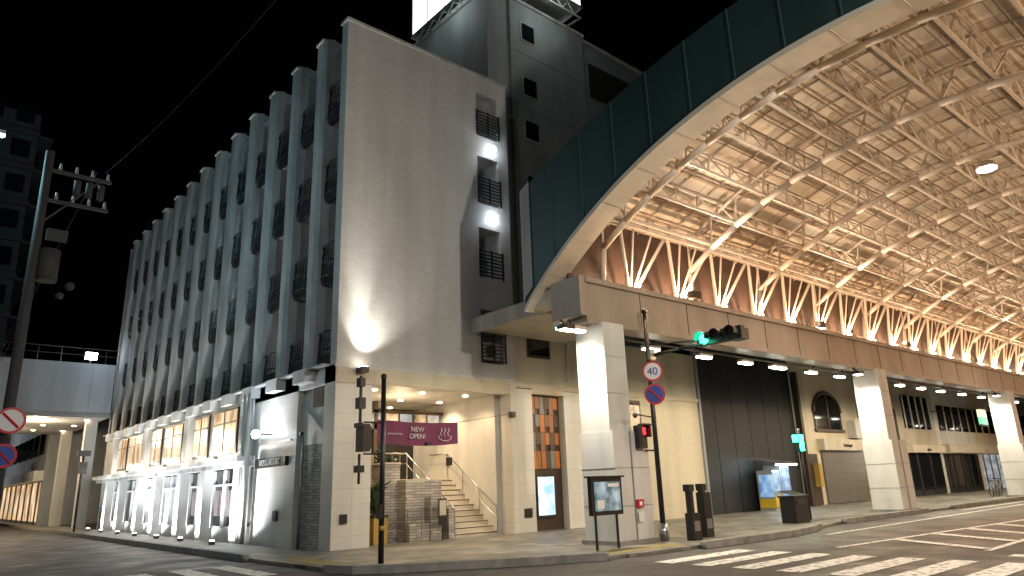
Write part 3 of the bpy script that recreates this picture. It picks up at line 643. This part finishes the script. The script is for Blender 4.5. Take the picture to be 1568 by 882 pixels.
fb=G("fire_box",(15,12.2,0)); fb.box(14.75,15.0,12.2,12.28,0.95,1.15,redp,"plate"); fb.box(14.77,14.98,12.21,12.23,0.6,0.85,wp,"notice"); fb.box(14.82,14.93,12.195,12.2,1.0,1.1,wp,"lettering"); fb.done()
for nm,x,y in (("bollard_cabinet",16.2,11.6),("bollard_cabinet",17.2,11.9)):
    c=G(nm,(x,y,0)); c.box(x-0.15,x+0.2,y-0.12,y+0.12,PZ,0.75 if x<17 else 1.25,black,"body"); c.box(x-0.11,x+0.02,y-0.08,y+0.08,0.7,1.45,black,"mast"); c.box(x-0.16,x+0.06,y-0.1,y+0.1,1.3,1.48,black,"head"); c.box(x-0.1,x+0.14,y-0.125,y-0.12,0.3,0.55,chrome,"label"); c.done()
c=G("litter_bin",(23.6,12.7,0)); 
c.prism([(23.15,12.4),(24.05,12.4),(24.05,12.95),(23.15,12.95)],PZ,0.95,black,"body"); c.poly([(23.1,12.35,0.95),(24.1,12.35,0.95),(24.1,13.0,1.12),(23.1,13.0,1.12)],black,"lid"); c.box(23.3,23.9,12.385,12.4,0.65,0.85,dark,"slot"); c.box(23.1,24.1,12.36,12.99,0.9,0.95,black,"rim"); c.done()
k=G("phone_booth",(31.8,17.9,0)); yb=M("yellow_panel",(0.55,0.38,0.03),0.4)
bp=EMV("blue_lit_panel",(0.05,0.2,0.6),(0.5,0.8,1),0.8,2)
k.box(31.1,31.75,17.6,18.4,PZ,1.9,greyp,"cabinet"); k.box(31.08,31.77,17.55,17.6,0.25,0.7,yb,"yellow_panel"); k.box(31.77,32.6,17.55,18.4,PZ,2.1,greyp,"booth"); k.box(31.15,31.7,17.56,17.6,0.9,1.8,bp,"display"); k.box(31.85,32.5,17.5,17.55,0.3,2.0,bp,"door_glass"); k.box(31.08,31.1,17.6,18.3,0.7,1.7,bp,"side_display"); k.box(31.06,31.08,17.6,18.35,0.2,0.6,yb,"yellow_side")
for q in range(3): k.box(31.85,32.5,17.48,17.5,0.55+q*0.5,0.6+q*0.5,greyp,"door_bar")
k.poly([(30.9,17.1,2.2),(32.8,17.1,2.2),(32.8,18.5,2.45),(30.9,18.5,2.45)],chrome,"canopy"); k.box(31.0,32.7,17.15,17.3,2.1,2.16,e_cool,"canopy_light"); k.light('POINT',(31.9,17.1,2.0),30,(0.5,0.8,1),0.2); k.done()
def bicycle(x,y):
    b=G("bicycle",(x,y,0))
    for cx in (x-0.52,x+0.52):
        pts=[(cx+0.33*math.cos(a*math.pi/10),y,PZ+0.34+0.33*math.sin(a*math.pi/10)) for a in range(21)]; b.path(pts,0.02,black,"wheel",5)
        for a in range(8): b.tube((cx,y,PZ+0.34),(cx+0.32*math.cos(a*math.pi/4),y,PZ+0.34+0.32*math.sin(a*math.pi/4)),0.004,chrome,"spokes",3)
    z=PZ
    for p,q in (((x-0.52,z+.34),(x-0.1,z+.34)),((x-0.1,z+.34),(x-0.25,z+.85)),((x-0.1,z+.34),(x+0.38,z+.75)),((x-0.22,z+.75),(x+0.38,z+.8)),((x-0.52,z+.34),(x-0.22,z+.75)),((x+0.52,z+.34),(x+0.36,z+.98))):
        b.tube((p[0],y,p[1]),(q[0],y,q[1]),0.016,chrome,"frame",6)
    b.box(x-0.36,x-0.12,y-0.06,y+0.06,z+.85,z+.9,black,"saddle"); b.tube((x+0.36,y-0.27,z+1.0),(x+0.36,y+0.27,z+1.0),0.015,black,"handlebar"); b.box(x+0.42,x+0.72,y-0.15,y+0.15,z+.68,z+.92,chrome,"basket"); b.done()
bicycle(47.5,13.4); bicycle(49.2,13.7)
# ------------------------------------------------------------------ left street
u=G("utility_pole",(2.0,22,0)); conc=M("dark_concrete_pole",(0.05,0.05,0.05),0.8)
u.tube((2.0,22,0),(2.0,22,11.2),0.15,conc,"pole",14,0.11)
for zz in (10.6,9.7): 
    u.box(1.9,3.6,21.94,22.06,zz,zz+0.08,conc,"crossarm")
    for i in range(4): u.tube((2.3+i*0.4,22,zz+0.08),(2.3+i*0.4,22,zz+0.3),0.05,greyp,"insulator",8,0.03)
for i in range(3): u.tube((2.75+i*0.3,21.9,10.0),(2.75+i*0.3,21.9,10.45),0.09,conc,"switch",8)
u.tube((2.35,22,7.4),(2.35,22,8.3),0.26,conc,"transformer",14)
u.tube((2.0,22,9.0),(3.3,22,10.6),0.03,conc,"brace"); u.box(2.2,2.7,21.9,22.1,8.6,8.9,conc,"junction_box"); u.sphere((2.9,21.8,7.3),0.12,conc,"closure",10); u.sphere((2.7,21.8,7.0),0.10,conc,"closure",10)
u.done()
w=G("overhead_wires",(2,22,11))
def wire(a,b_,sag,r=0.008):
    a=Vector(a);b_=Vector(b_);pts=[a.lerp(b_,i/14)-Vector((0,0,sag*4*(i/14)*(1-i/14))) for i in range(15)]
    w.path(pts,r,wirem,"wire",4)
wire((3.4,22,10.9),(4.6,-2,11.4),0.9); wire((3.2,22,10.9),(4.2,80,12),1); wire((2.4,22,8),(4,80,9.5),1)
w.sphere((4.1,10.5,10.25),0.06,greyp,"wire_marker",8)
w.done()
round_sign("no_parking_sign",(2.0,21.75,2.75),(-0.1,-1,0),0.3,'nopark'); round_sign("road_closed_sign",(2.05,21.75,3.62),(-0.1,-1,0),0.33,'noentry')
sk=G("pedestrian_skybridge",(0,48,7)); skw=M("bluish_white_panel",(0.38,0.41,0.44),0.6,0,0.3,0.8)
sk.box(-16,9.2,47.0,47.3,6.3,9.4,skw,"parapet"); sk.box(-16,9.2,47.3,60,6.3,6.6,white,"deck"); sk.box(-16,9.2,60,60.3,6.3,9.4,skw,"parapet_rear"); sk.box(-16,9.25,46.95,47.0,6.25,6.45,greyp,"trim")
for i in range(6): sk.box(-12+i*4,-11.97+i*4,46.985,47.0,6.45,9.4,greyp,"panel_joint")
for i in range(22): sk.tube((-15.5+i*1.15,47.15,9.4),(-15.5+i*1.15,47.15,10.3),0.025,black,"rail_post",4)
for zz in (9.9,10.3): sk.tube((-16,47.15,zz),(9.2,47.15,zz),0.025,black,"rail",4)
for i in range(8):
    for yy in (49,53,57): sk.tube((-3.5+i*1.7,yy,6.3),(-3.5+i*1.7,yy,6.27),0.12,e_warm,"downlight",10)
for (x,y) in ((-2,50),(2,50),(6,50),(0,55),(4,56)): sk.light('POINT',(x,y,5.6),380,(1,0.78,0.52),0.2)
sk.tube((8.0,48,9.4),(8.0,48,10.2),0.04,black,"lamp_stem"); sk.box(7.7,8.3,47.8,48.0,9.8,10.2,e_cool,"lamp_head"); sk.light('POINT',(8.0,45.5,9.9),40,(0.7,0.85,1),0.2)
for x in (1.0,8.7): sk.box(x-0.3,x+0.3,49,49.6,0,6.3,white,"column"); sk.box(x-0.3,x+0.3,57,57.6,0,6.3,white,"column")
sk.done()
ob=G("office_building",(-4,55,0)); dkc=M("dark_concrete",(0.06,0.075,0.08),0.8); ob.box(-14,4.6,61,74,0,31,dkc,"walls")
for f in range(10):
    ob.box(-14,4.7,60.7,61,3+f*2.9,3.35+f*2.9,dkc,"floor_band"); ob.box(4.6,5.6,61,73,3+f*2.9,3.2+f*2.9,dkc,"stair_landing")
    for i in range(9): ob.box(-13+i*2,-11.8+i*2,60.9,61,4+f*2.9,5.4+f*2.9,glass,"window")
ob.done()
ob=G("corner_shop_building",(-6,27,0)); ob.box(-14,1.3,27,38,0,9.6,white,"walls"); ob.box(-14,1.35,26.9,27,2.9,3.4,cream,"band")
for i in range(6): ob.box(-12.6+i*2.2,-11.2+i*2.2,26.95,27,4.6,6.4,glass,"window"); ob.box(-12.6+i*2.2,-11.2+i*2.2,26.95,27,0.5,2.6,win_warm,"shop_window")
ob.done()
ob=G("far_shop_building",(8,62,0)); ob.box(8.2,30,61,95,0,8.5,grey_wall,"walls"); ob.box(8.1,8.2,61.5,94,0.3,3,win_warm,"shop_front"); ob.box(7.6,8.2,61,95,3.1,3.8,white,"sign_band")
for i in range(11): ob.box(8.02,8.1,61.5+i*3,61.7+i*3,0.1,3,bronze,"shop_post"); ob.box(8.1,8.2,62+i*3,64+i*3,5,6.6,glass,"window")
ob.done()
ob=G("street_end_building",(0,110,0)); ob.box(-30,30,125,140,0,9,grey_wall,"walls"); ob.box(-30,30,124.8,125,0.3,3,win_cool,"shop_front"); ob.box(-30,30,124.5,125,3.1,3.8,white,"sign_band")
for i in range(24): ob.box(-29+i*2.4,-28.8+i*2.4,124.7,124.8,0.1,3,bronze,"post"); ob.box(-28+i*2.4,-26.8+i*2.4,124.9,125,5,6.6,glass,"window")
ob.done()
t=G("pedestrian_signal",(7.6,44,0)); t.tube((7.6,44,PZ),(7.6,44,4.2),0.06,black,"pole",10); t.box(7.4,7.8,43.75,43.95,3.0,3.6,black,"head"); t.box(7.45,7.75,43.73,43.75,3.3,3.55,dark,"lens"); t.box(7.3,7.9,43.8,43.95,3.9,4.2,black,"sign_plate"); t.done()
def lamp(x,y,z,ax,ay,power,col,em=None):
    s=G("street_lamp",(x,y,0)); s.tube((x,y,0),(x,y,z),0.09,greyp,"pole",12,0.05); s.path([(x,y,z),(x+ax*0.5,y+ay*0.5,z+0.25),(x+ax,y+ay,z+0.3)],0.04,greyp,"arm",8)
    s.obox((x+ax,y+ay,z+0.28),0.6,0.28,0.12,math.atan2(ay,ax),greyp,"head"); s.obox((x+ax,y+ay,z+0.21),0.5,0.22,0.02,math.atan2(ay,ax),em or e_white,"lens")
    s.light('POINT',(x+ax,y+ay,z+0.05),power,col,0.2); s.done()
lamp(-2.5,4.0,8.5,1.5,0.5,1400,(0.92,0.95,1))  # unseen lamp added out of frame as fill for the side facade
lamp(10.5,-6.5,9,0,1.8,5600,(1,0.92,0.80))  # unseen lamp added behind the camera to brighten the front tile wall
lamp(-1.6,24,12.0,2.3,0.0,700,(0.45,0.85,1),e_cyan)
lamp(0.6,80,8.2,1.5,0,900,(0.9,0.95,1))
# ------------------------------------------------------------------ world, camera
w_=bpy.data.worlds.new("World"); scene.world=w_; w_.use_nodes=True
t=w_.node_tree; bg=t.nodes["Background"]; sky=t.nodes.new("ShaderNodeTexSky"); sky.sky_type='NISHITA'; sky.sun_disc=False
sky.sun_elevation=math.radians(-4); sky.sun_rotation=math.radians(200)
t.links.new(sky.outputs[0],bg.inputs[0]); bg.inputs[1].default_value=0.025
cam=bpy.data.cameras.new("camera"); cam.lens=24.47; cam.sensor_width=36; cam.clip_end=2000; cam.clip_start=0.05
co=bpy.data.objects.new("camera",cam); bpy.context.collection.objects.link(co)
r=Vector((0.7584,-0.6510,-0.0340)); up=Vector((-0.1533,-0.2289,0.9613)); r.normalize(); bk=r.cross(up).normalized(); up=bk.cross(r)
mw=Matrix((r,up,bk)).transposed().to_4x4(); mw.translation=Vector((0,0,1.6)); co.matrix_world=mw
scene.camera=co
scene.view_settings.view_transform='Standard'; scene.view_settings.look='None'; scene.view_settings.exposure=0
